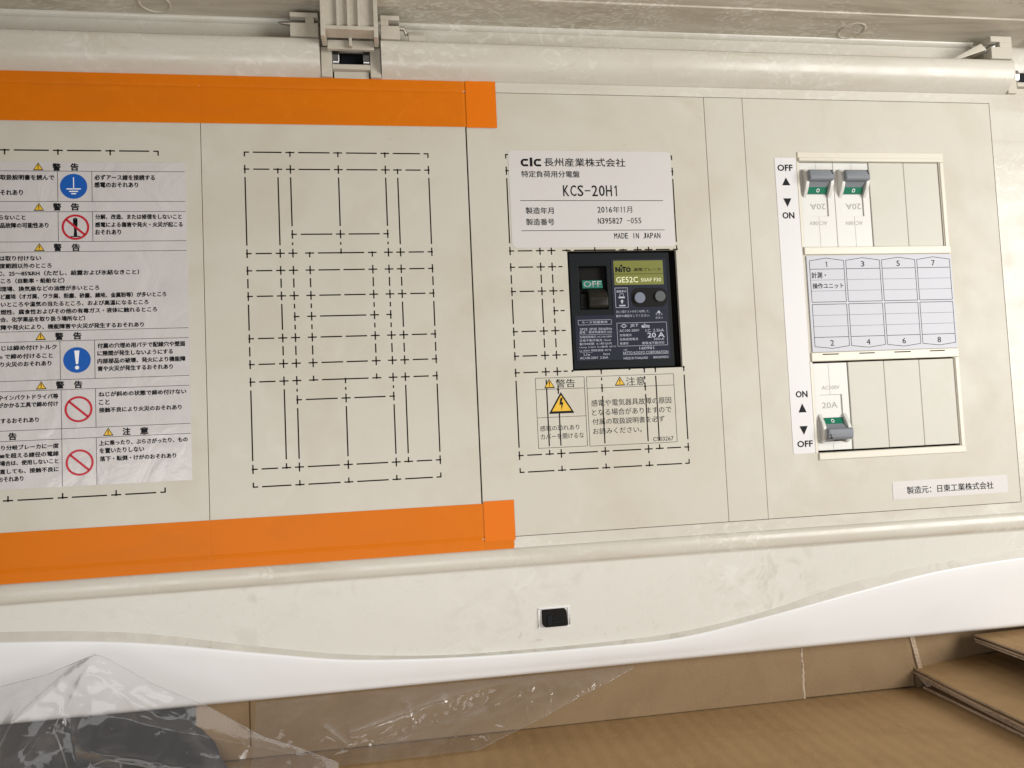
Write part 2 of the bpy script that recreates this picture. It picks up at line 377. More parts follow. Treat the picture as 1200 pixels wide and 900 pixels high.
# score lines of the knock-outs
CX = [-64, -41.7, -33.1, -21.7, 0, 21.7, 33.1, 41.7, 64]
RY = [116.8, 104.7, 58.2, 44.8, 32.7, 14.75, 0, -14.75, -32.7, -44.8, -58.2, -104.7, -116.8]
def dash(mb, p, q, z=.06, w=.92, A=3.1, G=2.6):
    L = math.dist(p, q); ux, uy = (q[0]-p[0])/L, (q[1]-p[1])/L
    def seg(a, b): mb.line(p[0]+ux*a, p[1]+uy*a, p[0]+ux*b, p[1]+uy*b, w, z)
    if L < 2*A + 2.0: seg(0, L/2-.8); seg(L/2+.8, L); return
    seg(-.3, A)
    seg(L-A, L+.3)
    if L > 2*A + 2*G + 1.5: seg(A+G, L-A-G)
def outline(cx, skip=None):
    mb = MB()
    hs = {0: (0, 2, 4, 6, 8), 1: (0, 1, 2, 4, 6, 7, 8), 2: (2, 4, 6), 3: (0, 1, 2, 3, 5, 6, 7, 8), 4: (0, 1, 2, 3, 4, 5, 6, 7, 8), 5: (0, 1, 2, 3, 4, 5, 6, 7, 8), 6: (2, 3, 5, 6)}
    for r in range(13):
        if skip and r == 10: continue
        cols = hs[r if r <= 6 else 12 - r]
        for a, b in zip(cols, cols[1:]):
            pa, pb = CX[a] + cx, CX[b] + cx
            if skip and not (RY[r] > skip[3] or RY[r] < skip[2]):
                if pa > skip[0]: continue
                pb = min(pb, skip[0] - 4)
                if pb - pa < 4: continue
            if b - a == 1 and a in (3, 4) and r in (4, 5, 7, 8):
                m = (pa+pb)/2
                if a == 3: mb.line(pa, RY[r], pa+3.1, RY[r], .92, .06); mb.line(pa+5.7, RY[r], pb-1.2, RY[r], .92, .06)
                else: mb.line(pa+1.2, RY[r], pb-5.7, RY[r], .92, .06); mb.line(pb-3.1, RY[r], pb, RY[r], .92, .06)
            else: dash(mb, (pa, RY[r]), (pb, RY[r]))
    vs = {0: [tuple(i for i in range(13) if i not in (2, 6, 10))], 1: [(1, 3, 4, 5, 7, 8, 9, 11)], 2: [tuple(range(13))], 3: [(3, 4, 5, 6, 7, 8, 9)], 4: [(0, 1, 2, 3), (9, 10, 11, 12)]}
    for c in range(9):
        for run in vs[c if c <= 4 else 8 - c]:
            for a, b in zip(run, run[1:]):
                x = CX[c] + cx; ya, yb = RY[a], RY[b]
                if skip and skip[0] - 1 < x < skip[1]:
                    if ya <= skip[3] + .5 and yb >= skip[2] - .5: continue
                    if ya > skip[3] > yb: yb = skip[3]
                    if ya > skip[2] > yb: ya = skip[2]
                dash(mb, (x, ya), (x, yb))
    for c in range(9):
        for q in {y for run in vs[c if c <= 4 else 8 - c] for y in run}:
            if q in (0, 12) and c in (0, 8): continue
            if c in (3, 5) and q not in (3, 4, 5, 6, 7, 8, 9): continue
            x, y = CX[c] + cx, RY[q]
            if skip and skip[0] - 1 < x < skip[1] and skip[2] < y < skip[3]: continue
            if c in (1, 7, 0, 8) and q in (2, 6, 10): continue
            mb.disc(x, y, .85, .09, 8)
    return mb
part('score_lines', outline(-185.1), M['slit'], plates[0], kind='stuff')
part('score_lines', outline(0), M['slit'], plates[1], kind='stuff')
part('score_lines', outline(185.1, (163.8, 250, -44.8, 44.5)), M['slit'], plates[2], kind='stuff')

# ---------------- frame: flange, top roll, bottom bead
fr = MB()
fr.plate(X0, X1, -170.3, 171.0, -8, 0, [(X0 - 5, 525.2, -162.4, 163.6), (-9, 32.6, 169.2, 175)])
part('flange', fr, M['frame'], board)
bead = [(-170.3, -8)] + [(-170.3, 0)] + arc(-177.0, 0, 6.7, 3.6, 0, 180, 12)[1:-1] + [(-184.0, .8), (-184.0, -8)]
part('lower_bead', MB().xprism(bead[::-1], X0, X1), M['frame'], board, smooth=60)
roll = [(170.9, -10)] + [(171.0, 0.0), (171.8, 1.2), (173.4, 3.4), (175.4, 6.2), (178.0, 8.6), (181.4, 10.6), (185.5, 11.8), (190.0, 12.1), (193.6, 11.8), (195.2, 10.4), (195.8, 8.0), (195.8, -10)]
for a, b in ((X0, -9.8), (33.2, 540.5), (588, X1)):
    part('upper_roll', MB().xprism(roll[::-1], a, b), M['frame'], board, smooth=60)
part('rear_lip', MB().xprism([(214, -33), (220, -33), (220, -14), (218.6, -11.2), (216.4, -10), (196, -10), (193, -12), (193, -33)][::1], X0, X1), M['frame'], board, smooth=50)

# ---------------- hinge seat between the two rolls
def hinge_seat(x0, x1):
    w = x1 - x0; a, b = x0 + w*.185, x1 - w*.185
    mb = MB(); mb.box(x0 + .3, a, 171.2, 193, -9, 3.2); mb.box(b, x1 - .3, 171.2, 193, -9, 3.2)
    mb.box(a, b, 176.8, 180.4, -9, 3.6); mb.box(a + 1, b - 1, 171.3, 176.6, -9, .4)
    h = part('hinge_seat', mb, M['hinge'], board, bevel=.5)
    part('hinge_opening', MB().box(a + .1, b - .1, 180.5, 193, -9, -6.5), M['black_deep'], h)
    for s0 in (a + .3, b - 5.0):
        part('spring_clip', MB().xprism([(181, -6), (181, -1.0), (183.5, .8), (188.0, 1.6), (191.8, .4), (193.0, -2.5), (193, -6)][::-1], s0, s0 + 4.6), M['metal'], h, bevel=.3)
    part('hinge_plate', MB().box(a + 6, b - 6, 182, 191, -6.4, -5.9), M['black'], h, bevel=.2)
hinge_seat(-9.6, 33.0)
hinge_seat(540.8, 587.8)
def knuckle(x0, x1, slots, top=213.2):
    mb = MB(); mb.box(x0, x1, 195.9, 205.6, 3, 11.4)
    mb.box(x0, x1, 209.8, top, 3, 11.4)
    for a, b in slots: mb.box(a, b, 205.5, 209.9, 3, 11.4)
    mb.box(x0, x1, 205.2, 210, -10, 3.2)
    return part('hinge_knuckle', mb, M['hinge'], board, bevel=.45)
knuckle(-29.2, -9.9, [(-18.6, -12.6)])
knuckle(33.4, 46.8, [(33.4, 39.0)])
knuckle(521, 540.2, [(529, 540.2)], 214.5)
part('hinge_pin', MB().tube([(-37.5, 207.9, 6.2), (-35, 207.6, 6.2), (-29, 207.4, 6.2), (-10, 207.4, 6.2)], [.5, 1.3, 1.7, 1.7]), M['dull_metal'], board, smooth=60)
part('hinge_pin', MB().tube([(33, 207.4, 6.2), (50, 206.8, 5.0), (52.0, 203, 2.6)], [1.6, 1.6, 1.3]), M['dull_metal'], board, smooth=60)
part('hinge_pin', MB().tube([(-226, 207.2, 6.2), (-230, 207.4, 6.2), (-240, 207.4, 6.2)], [1.2, 1.8, 1.8]), M['dull_metal'], board, smooth=60)
part('hinge_pin', MB().tube([(540, 208.6, 6.2), (528, 208.6, 6.8), (519, 203.5, 6.0)], [1.9, 1.9, 1.5]), M['metal'], board, smooth=60)
part('hinge_tongue', MB().add([(487,196,2),(492,196,2),(519,207,7),(516,209.4,7),(487,196,4),(492,196,5),(519,204,9),(514,209,9)], [(3,2,1,0),(4,5,6,7),(0,1,5,4),(1,2,6,5),(2,3,7,6),(3,0,4,7)]), M['hinge'], board, bevel=.4)
part('hinge_tongue', MB().xprism([(196, 1), (196, 8), (201, 7.4), (205, 5), (206.4, 1)][::-1], 53, 64.5), M['hinge'], board, bevel=.4)

# ---------------- lower ledge: sloping plate, wave-shaped step, gloss trim
WU = [(-300, -198.6), (-223.7, -200.9), (-146.2, -208.0), (-70, -223.0), (-9, -234.0), (56.8, -240.6), (125.9, -242.2), (180, -242.0), (236.5, -239.9), (304.1, -230.7), (375.0, -214.9), (449.6, -205.2), (523.9, -199.8), (620, -197.5)]
WL = [(-300, -205.5), (-223.8, -207.7), (-145.8, -214.6), (-64.2, -228.7), (-9.2, -237.9), (50, -242.6), (102.5, -244.6), (172.8, -245.2), (236.2, -244.2), (303.9, -235.0), (374.3, -223.0), (449.1, -211.6), (523.3, -206.3), (620, -203.5)]
def interp(tab, x):
    n = len(tab)
    for i in range(n-1):
        if x <= tab[i+1][0] or i == n-2:
            x0, y0 = tab[i]; x1, y1 = tab[i+1]
            def sl(k):
                if k <= 0 or k >= n-1: k = min(max(k, 1), n-2)
                return (tab[k+1][1]-tab[k-1][1])/(tab[k+1][0]-tab[k-1][0])
            h = x1-x0; t = (x-x0)/h; m0, m1 = sl(i)*h, sl(i+1)*h
            return (2*t**3-3*t*t+1)*y0 + (t**3-2*t*t+t)*m0 + (-2*t**3+3*t*t)*y1 + (t**3-t*t)*m1
def sh(y, z): return -83.2 + (y + 83.2)*(1 - z/549.9)     # same line of the moulding, at its real depth
def wz(y): return -1.5 + (y + 184.2)*.20
def wu(x): y = interp(WU, x); z = wz(y); return sh(y, z), z
def wl(x): y = interp(WL, x); z = wz(y) + 3.6; return sh(y, z), z
xs = lin(X0, X1, 184)
pl = MB()
def fpl(x, t):
    if t < 0: return (x, -183.0, -6)
    y1, z1 = wu(x); y0, z0 = -183.6, -1.5
    if t > 1: yl, zl = wl(x); return (x, yl + .25, zl - .35)
    return (x, y0 + (y1-y0)*t, z0 + (z1-z0)*t)
pl.grid(xs, lin(0, 1, 6)[::-1] + [-1], fpl)
lp = part('ledge_plate', pl, M['ledge'], board, smooth=18)
part('wave_groove', MB().grid(xs, [2, 1], fpl), M['groove'], board, smooth=18)
tr = MB()
def ftr(x, k):
    yu, zu = wu(x); yl, zl = wl(x)
    if k == 0: return (x, yl + .3, zl - 3)
    if k == 1: return (x, yl + .3, zl - 1.2)
    if k == 2: return (x, yl + .3, zl - .15)
    if k == 3: return (x, yl - .1, zl + .30)
    if k == 4: return (x, yl - 1.0, zl + .42)
    yb, zb = -260.5, -14.0
    if k <= 10:
        t = (k-4)/6; return (x, (yl-1) + (yb-yl+1)*t, zl + .42 + (zb-zl-.42)*t + math.sin(t*math.pi)*.8)
    a = math.radians((k-10)*90/6)
    return (x, yb - 6.5*math.sin(a), zb - 14*(1-math.cos(a)))
tr.grid(xs, list(range(16, -1, -1)), ftr)
tr.grid([X0, X1], [0, 1], lambda x, k: (x, -267.0, -28.0 - k*60))
trim = part('lower_trim', tr, M['trim'], board, smooth=70)

# ---------------- latch
zc = wz(-221.5); 
def LZ(y): return wz(y) + .1
lx0, lx1, ly1, ly0 = 130.9, 154.4, -215.6, -231.6
lt = MB()
for a, b, c, d, h in ((lx0, lx1, ly1-1.3, ly1, 1.0), (lx0, lx1, ly0, ly0+1.3, 1.0), (lx0, lx0+1.3, ly0+1.3, ly1-1.3, 1.0), (lx1-1.6, lx1, ly0+1.3, ly1-1.3, 1.0)):
    lt.add([(a,c,LZ(c)-2),(b,c,LZ(c)-2),(b,d,LZ(d)-2),(a,d,LZ(d)-2),(a,c,LZ(c)+h),(b,c,LZ(c)+h),(b,d,LZ(d)+h),(a,d,LZ(d)+h)], [(3,2,1,0),(4,5,6,7),(0,1,5,4),(1,2,6,5),(2,3,7,6),(3,0,4,7)])
latch = part('latch', lt, M['trim'], board, bevel=.25)
pts = [(lx0+2.6, ly0+3.6), (lx0+4.4, ly0+1.5), (lx1-2.2, ly0+1.5), (lx1-2.0, ly0+3), (lx1-2.6, ly1-3.6), (lx1-4.4, ly1-1.5), (lx0+2.4, ly1-1.5)]
part('latch_button', MB().prism(pts, zc-2, zc+2.4), M['black_deep'], latch, bevel=.8)
part('latch_catch', MB().box(lx0+6, lx0+9.5, ly0+3, ly1-6, zc+2.3, zc+3.2).box(lx0+9.6, lx1-5, ly0+4.4, ly0+6, zc+2.3, zc+3.0).box(lx0+9.6, lx1-5, ly0+8.4, ly0+9.4, zc+2.3, zc+3.0), M['black'], latch, bevel=.3)
part('latch_recess', MB().box(lx0+1, lx1-1, ly0+1, ly1-1, zc-3, zc-.9), M['paper'], latch)

# ---------------- lid (swung up a little past square)
LA = math.radians(5)
def lid(x, d, h=0): return (x, 217.4 + d*math.sin(LA) + h*math.cos(LA), -10 + d*math.cos(LA) - h*math.sin(LA))
lm = MB()
def slab(mb, x0, x1, d0, d1, h0, h1):
    P = [lid(x, d, h) for h in (h1, h0) for x, d in ((x0, d0), (x1, d0), (x1, d1), (x0, d1))]
    mb.add(P, [(0,1,2,3)[::-1], (4,5,6,7), (0,4,5,1)[::-1], (1,5,6,2)[::-1], (2,6,7,3)[::-1], (3,7,4,0)[::-1]])
slab(lm, X0, X1, -4, 35.2, 0, 12); slab(lm, X0, X1, 35.2, 400, 1.4, 12)
lidp = part('lid', lm, M['lid'], board, bevel=.7)
part('lid_lip', MB().xprism([lid(0, -9, 1.2)[1:], lid(0, -1, -3.2)[1:], lid(0, 1.6, -2.0)[1:], lid(0, 3.6, -.2)[1:], lid(0, 3.6, 3)[1:], lid(0, -9, 3)[1:]], X0, 521), M['frame'], lidp, smooth=60)
sr = MB(); slab(sr, 566, X1, 6, 400, -2.5, 1.0); part('lid_side_rib', sr, M['lid'], lidp, bevel=.6)
for bx, bd in ((404, 14), (-120, 16)):
    v = []; f = []; n = 28
    prof = [(10.8, 0.1), (10.3, -.7), (9.6, -.7), (9.1, .1)]
    for a in range(n):
        c, q = math.cos(2*math.pi*a/n), math.sin(2*math.pi*a/n)
        v += [lid(bx + r*c, bd + r*q, h) for r, h in prof]
        for k in range(3): b = (a+1) % n; f.append((a*4+k, a*4+k+1, b*4+k+1, b*4+k))
    part('boss_ring', MB().add(v, f), M['lid'], lidp, smooth=60)
# hinge arm hanging from the lid between the knuckles
ha = MB(); ax0, ax1 = -7.4, 31.6
ha.box(ax0, ax1, 196.0, 219, 19, 21)
for a in (ax0, ax1 - 3.0): ha.box(a, a + 3.0, 190, 221, 10, 24.5)
for a in (3.4, 10.6, 17.8): ha.box(a, a + 1.7, 197, 221, 20.8, 24.0)
ha.box(ax0 + 2.8, ax1 - 2.8, 195.0, 197.6, 12, 24.4)
arm = part('hinge_arm', ha, M['hinge'], lidp, bevel=.35)
hb = MB(); hb.box(ax0 + 3.2, ax1 - 3.2, 188.6, 195.2, 6, 9); hb.box(11.0, 13.2, 189, 195.2, 8.8, 13.5)
part('arm_web', hb, M['hinge'], arm, bevel=.3)

# ---------------- bezel round the branch breaker windows
bz = MB()
bz.box(352.0, 478.6, 113.4, 121.0, -2, .9); bz.box(352.6, 475.0, 113.3, 116.2, -6, 1.9)
bz.box(475.2, 478.6, 39.5, 113.3, -6, .7); bz.box(475.6, 479.2, -119.8, -44.4, -6, .7)
bz.box(352.4, 478.8, 39.2, 45.2, -6, 1.5)
bz.box(352.6, 479.0, -44.2, -37.2, -6, 1.2)
bz.box(353.5, 479.2, -120.0, -114.6, -6, 1.3)
bezel = part('breaker_bezel', bz, M['window_frame'], plates[4], bevel=.5, kind='stuff')
for a in ((350.9, 353.0, 45.3, 113.2, -6, .6), (351.0, 353.2, -114.5, -44.4, -6, .6)): part('bezel_rail', MB().box(*a), M['window_frame'], bezel, bevel=.3)
part('bezel_slot', MB().quad(361.7, 375.3, -39.3, -38.5, 1.26).quad(392.7, 405.8, -39.3, -38.5, 1.26).quad(422.7, 436.8, -39.3, -38.5, 1.26).quad(453.5, 466.7, -39.3, -38.5, 1.26), M['slit'], bezel)

# ---------------- labels
def rrect(x0, x1, y0, y1, r, n=5):
    o = []
    for cx, cy, a in ((x1-r, y1-r, 0), (x0+r, y1-r, 90), (x0+r, y0+r, 180), (x1-r, y0+r, 270)):
        o += [(cx + r*math.cos(math.radians(a+90*i/n)), cy + r*math.sin(math.radians(a+90*i/n))) for i in range(n+1)]
    return o
def tri(mb, ax, ay, x0, x1, yb, z): return mb.add([(x0, yb, z), (x1, yb, z), (ax, ay, z)], [(0, 1, 2)])
np_ = part('nameplate', MB().prism(rrect(122.9, 248.2, 47.0, 119.9, 3.2), .10, .22), M['label'], plates[2], label='lilac white maker nameplate with model and serial numbers')
T = MB(); Z = .34
# the maker's mark: heavy rounded c, l, c
T.arcs(134.9, 110.8, 2.9, 2.9, 1.75, 42, 318, Z); T.line(134.9, 112.9, 137.6, 112.9, 1.5, Z + .01); T.line(134.9, 108.7, 137.6, 108.7, 1.5, Z + .01)
T.line(139.9, 107.9, 139.9, 114.6, 2.0, Z)
T.arcs(144.7, 110.8, 2.9, 2.9, 1.75, 42, 318, Z); T.line(144.7, 112.9, 147.4, 112.9, 1.5, Z + .01); T.line(144.7, 108.7, 147.4, 108.7, 1.5, Z + .01)
T.mono(162.6, 206.5, 89.7, 8.2, 'KCS-20H1', Z, .85, .014); T.mono(188.3, 207.9, 66.8, 4.3, 'N395827', Z, .5, .012); T.mono(210.8, 222.6, 66.9, 4.3, '-055', Z, .45)
T.mono(188.4, 200.2, 75.3, 4.4, '2016', Z, .5, .012); T.text(200.6, 205.8, 75.3, 4.8, '年', Z); T.mono(206.0, 210.6, 75.3, 4.5, '11', Z, .45); T.text(211.2, 215.5, 75.3, 4.8, '月', Z)
T.mono(200.3, 236.8, 55.4, 4.2, 'MADE IN JAPAN', Z, .5, .012)
for a in ((149.7,212.1,111.2,6.3,'長州産業株式会社'),(132.2,176.3,102.2,4.9,'特定負荷用分電盤'),(134.1,155.1,74.7,4.9,'製造年月'),
          (134.1,155.2,66.2,4.9,'製造番号'),):
    T.text(*a, Z, .012)
T.line(130.4, 82.2, 240.3, 82.2, .42, Z); T.line(130.3, 59.7, 240.2, 59.7, .42, Z)
part('lettering', T, M['ink'], np_, smooth=0, kind='stuff')

# caution block, printed on the plate itself
T = MB(); Z = .12
for a in ((150.4,164.8,-53.7,6.2,'警告'),(203.6,218.3,-54.0,6.3,'注意'),(137.2,166.4,-86.0,3.9,'感電の恐れあり'),(137.3,169.6,-92.1,4.1,'カバーを開けるな'),(176.4,237.8,-69.1,4.9,'感電や電気器具故障の原因'),
          (176.6,237.5,-76.0,4.9,'となる場合がありますので'),(176.6,231.8,-82.8,4.6,'付属の取扱説明書を必ず'),(176.6,213.8,-89.8,4.6,'お読みください。'),(222.1,237.9,-97.7,3.1,'C903267')):
    T.text(*a, Z, .006)
T.rect(135.4, 171.9, -100.2, -49.3, .3, Z); T.rect(173.7, 240.7, -100.5, -49.5, .3, Z)
T.line(135.4, -57.6, 171.9, -57.6, .3, Z); T.line(173.7, -58.0, 240.7, -58.0, .3, Z); T.line(135.4, -78.1, 171.9, -78.1, .3, Z)
cau = part('caution_print', T, M['ink'], plates[2], smooth=0, kind='stuff')
def warn_tri(mbk, mby, cx, yb, w, h, z, bolt=False):
    tri(mbk, cx, yb + h, cx - w/2, cx + w/2, yb, z)
    k = .76
    tri(mby, cx, yb + h*.11 + h*k*.98, cx - w*k/2, cx + w*k/2, yb + h*.11, z + .05)
    if bolt:
        mbk.add([(cx-.6, yb+h*.72, z+.1), (cx+1.2, yb+h*.74, z+.1), (cx+.3, yb+h*.52, z+.1), (cx+1.6, yb+h*.52, z+.1), (cx-.2, yb+h*.14, z+.1), (cx-.1, yb+h*.42, z+.1), (cx-1.5, yb+h*.40, z+.1)], [(0, 6, 5, 2, 1), (5, 4, 3, 2)])
    else:
        mbk.line(cx, yb + h*.36, cx, yb + h*.72, w*.085, z + .1); mbk.disc(cx, yb + h*.24, w*.05, z + .1, 8)
for a in ((145.6, -56.8, 8.0, 6.8, .14), (198.9, -56.9, 8.0, 6.8, .14), (153.8, -75.6, 19.0, 15.6, .14, True)):
    K = MB(); Yl = MB(); warn_tri(K, Yl, *a)
    part('hazard_triangle_outline', K, M['ink'], plates[2], smooth=0); part('hazard_triangle', Yl, M['amber'], plates[2], smooth=0)

mk = part('maker_label', MB().box(413.4, 513.8, -153.8, -139.9, .02, .25), M['label'], plates[4], label='small pale label naming the manufacturer')
part('lettering', MB().text(425.4, 501.0, -147.3, 5.7, '製造元：日東工業株式会社', .32, .014), M['ink'], mk, smooth=0, kind='stuff')

st = part('on_off_strip', MB().prism(rrect(332.9, 351.0, -114.4, 116.2, 1.2), .02, .28), M['paper'], plates[4], label='tall narrow white ON OFF strip beside the breaker windows')
T = MB(); Z = .36
for a in ((335.1,347.5,108.2,4.9,'OFF'),(336.7,346.3,70.5,4.9,'ON'),(337.9,347.3,-68.9,4.8,'ON'),(336.5,348.9,-107.0,4.7,'OFF')): T.text(*a, Z, .048)
tri(T, 341.4, 100.6, 338.0, 344.8, 94.3, Z); T.add([(338.1, 84.0, Z), (341.3, 77.2, Z), (344.9, 84.0, Z)], [(0, 1, 2)])
tri(T, 342.5, -76.0, 339.1, 345.8, -82.9, Z); T.add([(339.1, -93.4, Z), (342.4, -100.1, Z), (345.9, -93.4, Z)], [(0, 1, 2)])
part('lettering', T, M['ink'], st, smooth=0, kind='stuff')

cd = part('circuit_card', MB().box(353.8, 478.6, -36.9, 38.4, .02, 1.0), M['card'], plates[4], label='lilac circuit name card with numbered boxes 1 to 8')
T = MB(); Z = 1.06
for i, (n1, n2) in enumerate((('1', '2'), ('3', '4'), ('5', '6'), ('7', '8'))):
    x = 356.0 + i*30.7; w = 28.9; wi = 2.0 if n1 == '1' else 2.9
    T.mono(x + w/2 - 2.0, x + w/2 + 1.6, 31.5, 4.3, n1, Z, .6, .012); T.mono(x + w/2 - 1.8, x + w/2 + 2.0, -30.1, 4.4, n2, Z, .6, .012)
    for p, q in (((x, 1.9), (x, 34.4)), ((x+w, 1.9), (x+w, 34.4)), ((x, 34.4), (x+w/2, 36.4)), ((x+w/2, 36.4), (x+w, 34.4)), ((x, 27.8), (x+w, 27.8)), ((x, 1.9), (x+w, 1.9)),
                 ((x, .1), (x+w, .1)), ((x, .1), (x, -32.7)), ((x+w, .1), (x+w, -32.7)), ((x, -25.6), (x+w, -25.6)), ((x, -32.7), (x+w/2, -34.4)), ((x+w/2, -34.4), (x+w, -32.7))):
        T.line(*p, *q, .42, Z)
    for yy in (19.2, 10.6, -8.5, -17.1): T.line(x, yy, x+w, yy, .2, Z)
T.text(357.2,369.1,23.0,4.8,'計測・', Z, .02); T.text(357.4,383.4,14.6,4.3,'操作ユニット', Z, .02)
part('lettering', T, M['ink'], cd, smooth=0, kind='stuff')

# ---------------- the laminated warning sheet on the left plate
ws = part('warning_sheet', MB().box(-299, -103.4, -109.6, 108.8, .08, .32), M['sheet'], plates[0], label='laminated warning sheet with blue and red pictograms')
T = MB(); Z = .40
SHEET = [
    (-188.4,-183.5,105.2,4.9,'警'),
    (-177.1,-172.2,105.3,4.9,'告'),
    (-188.4,-183.5,77.9,4.9,'警'),
    (-177.2,-172.2,77.9,4.9,'告'),
    (-188.3,-183.6,50.3,4.9,'警'),
    (-177.0,-172.1,50.2,4.9,'告'),
    (-224.5,-187.6,98.0,3.5,'の取扱説明書を読んで'),
    (-224.6,-207.1,87.7,3.5,'おそれあり'),
    (-162.1,-123.5,98.2,3.6,'必ずアース線を接続する'),
    (-162.2,-134.4,93.1,3.6,'感電のおそれあり'),
    (-225.6,-205.7,70.8,3.3,'触らないこと'),
    (-224.8,-191.5,65.4,3.5,'製品故障の可能性あり'),
    (-162.0,-106.6,71.0,3.4,'分解、改造、または修理をしないこと'),
    (-162.1,-106.1,65.6,3.4,'感電による傷害や発火・火災が起こる'),
    (-162.2,-145.9,60.5,3.4,'おそれあり'),
    (-221.7,-196.3,43.2,3.3,'は取り付けない'),
    (-221.7,-189.9,38.1,3.3,'度範囲以外のところ'),
    (-224.3,-134.9,33.0,3.4,'℃、25～85%RH（ただし、結露および氷結なきこと）'),
    (-224.4,-182.1,28.0,3.3,'ところ（自動車・船舶など）'),
    (-224.7,-160.4,22.7,3.3,'調理場、換気扇などの油煙が多いところ'),
    (-224.8,-117.7,17.5,3.4,'など塵埃（オガ屑、ワラ屑、粉塵、砂塵、綿埃、金属粉等）が多いところ'),
    (-224.8,-129.3,12.3,3.3,'多いところや温気の当たるところ、および高温になるところ'),
    (-224.9,-123.9,7.2,3.3,'可燃性、腐食性およびその他の有毒ガス・液体に触れるところ'),
    (-224.9,-169.5,2.2,3.3,'場合、化学薬品を取り扱う場所など）'),
    (-224.9,-132.5,-3.0,3.3,'故障や発火により、機能障害や火災が発生するおそれあり'),
    (-188.2,-183.3,-9.7,4.8,'警'),
    (-176.9,-172.0,-9.7,4.8,'告'),
    (-225.5,-187.4,-16.7,3.3,'ねじは締め付けトルク'),
    (-223.2,-189.9,-22.3,3.3,'m で締め付けること'),
    (-225.6,-190.8,-27.5,3.3,'より火災のおそれあり'),
    (-161.9,-106.2,-16.8,3.4,'付属の穴埋め用パテで配線穴や壁面'),
    (-162.0,-114.3,-21.9,3.4,'に隙間が発生しないようにする'),
    (-162.1,-106.2,-27.1,3.4,'内部部品の破壊、発火により機能障'),
    (-162.0,-114.5,-32.2,3.4,'害や火災が発生するおそれあり'),
    (-188.1,-183.2,-42.2,4.8,'警'),
    (-176.8,-171.9,-42.3,4.8,'告'),
    (-223.5,-186.9,-49.5,3.3,'やインパクトドライバ等'),
    (-223.5,-187.0,-54.5,3.3,'がかかる工具で締め付け'),
    (-225.5,-199.0,-64.6,3.3,'生するおそれあり'),
    (-161.7,-106.2,-49.4,3.3,'ねじが斜めの状態で締め付けない'),
    (-161.6,-155.1,-54.7,3.3,'こと'),
    (-161.6,-109.4,-60.0,3.3,'接触不良により火災のおそれあり'),
    (-228.4,-223.7,-74.8,4.7,'警'),
    (-217.3,-212.6,-75.0,4.7,'告'),
    (-147.1,-142.3,-74.9,4.8,'注'),
    (-136.0,-131.0,-75.0,4.8,'意'),
    (-225.6,-187.0,-82.3,3.2,'より分岐ブレーカに一度'),
    (-223.4,-187.1,-87.5,3.2,'㎜を超える線径の電線'),
    (-225.7,-187.3,-92.4,3.2,'る場合は、使用しないこと'),
    (-225.7,-187.2,-97.8,3.2,'し直しても、接触不良に'),
    (-223.7,-208.7,-102.8,3.2,'おそれあり'),
    (-161.9,-106.0,-82.0,3.3,'上に乗ったり、ぶらさがったり、もの'),
    (-161.7,-133.9,-87.1,3.3,'を置いたりしない'),
    (-161.6,-113.6,-92.5,3.3,'落下・転倒・けがのおそれあり')]
for a in SHEET: T.text(*a, Z, .048)
for yy in (102.4, 81.6, 74.6, 54.2, 47.4, -6.0, -12.8, -38.7, -45.4, -71.3, -78.1): T.line(-299, yy, -103.9, yy, .3, Z)
for x, ya, yb in ((-185.4, 102.4, 81.6), (-163.8, 102.4, 81.6), (-185.4, 74.6, 54.2), (-163.8, 74.6, 54.2), (-185.3, -12.8, -38.7), (-163.8, -12.8, -38.7), (-185.0, -45.4, -109.4), (-163.7, -45.4, -71.3), (-163.7, -78.1, -109.4)):
    T.line(x, ya, x, yb, .3, Z)
for cx, yb in ((-197.4, 102.9), (-197.3, 75.3), (-197.3, 47.9), (-197.2, -11.9), (-197.2, -44.7), (-156.2, -77.3)):
    K = MB(); Yl = MB(); warn_tri(K, Yl, cx, yb, 6.6, 5.4, Z)
    part('hazard_outline', K, M['ink'], ws, smooth=0); part('hazard_fill', Yl, M['amber'], ws, smooth=0)
K = MB()
part('blue_pictogram', MB().disc(-175.4, 92.0, 8.6, Z), M['blue'], ws, smooth=0); part('blue_pictogram', MB().disc(-174.9, -25.9, 8.6, Z), M['blue'], ws, smooth=0)
Wt = MB(); z2 = Z + .06
Wt.line(-175.4, 98.2, -175.4, 90.2, .6, z2); Wt.line(-179.9, 90.2, -170.9, 90.2, .75, z2); Wt.line(-178.3, 88.5, -172.6, 88.5, .75, z2); Wt.line(-176.9, 86.9, -173.9, 86.9, .75, z2)
Wt.add([(-176.5, -19.6, z2), (-175.6, -28.6, z2), (-174.2, -28.6, z2), (-173.3, -19.6, z2)], [(0, 1, 2, 3)]); Wt.disc(-174.9, -31.0, 1.3, z2, 16)
for cx, cy in ((-174.6, 64.0), (-174.4, -58.8), (-174.2, -94.2)):
    part('red_prohibition_ring', MB().ring(cx, cy, 7.3, 8.7, z2).line(cx-5.6, cy+5.1, cx+5.6, cy-5.1, 1.45, z2), M['red'], ws, smooth=0)
K.add([(-175.9, 57.6, Z), (-173.5, 57.6, Z), (-173.9, 62, Z), (-173.3, 66, Z), (-173.3, 69.5, Z), (-176.1, 69.5, Z), (-176.1, 66, Z), (-175.5, 62, Z)], [tuple(range(8))]); K.ring(-174.7, 69.0, .7, 1.5, Z, 16); K.line(-177.8, 57.6, -171.6, 57.6, .7, Z)
part('lettering', T, M['ink'], ws, smooth=0); part('screwdriver_symbol', K, M['ink'], ws, smooth=0, kind='stuff'); part('white_symbol', Wt, M['pale_print'], ws, smooth=0, kind='stuff')

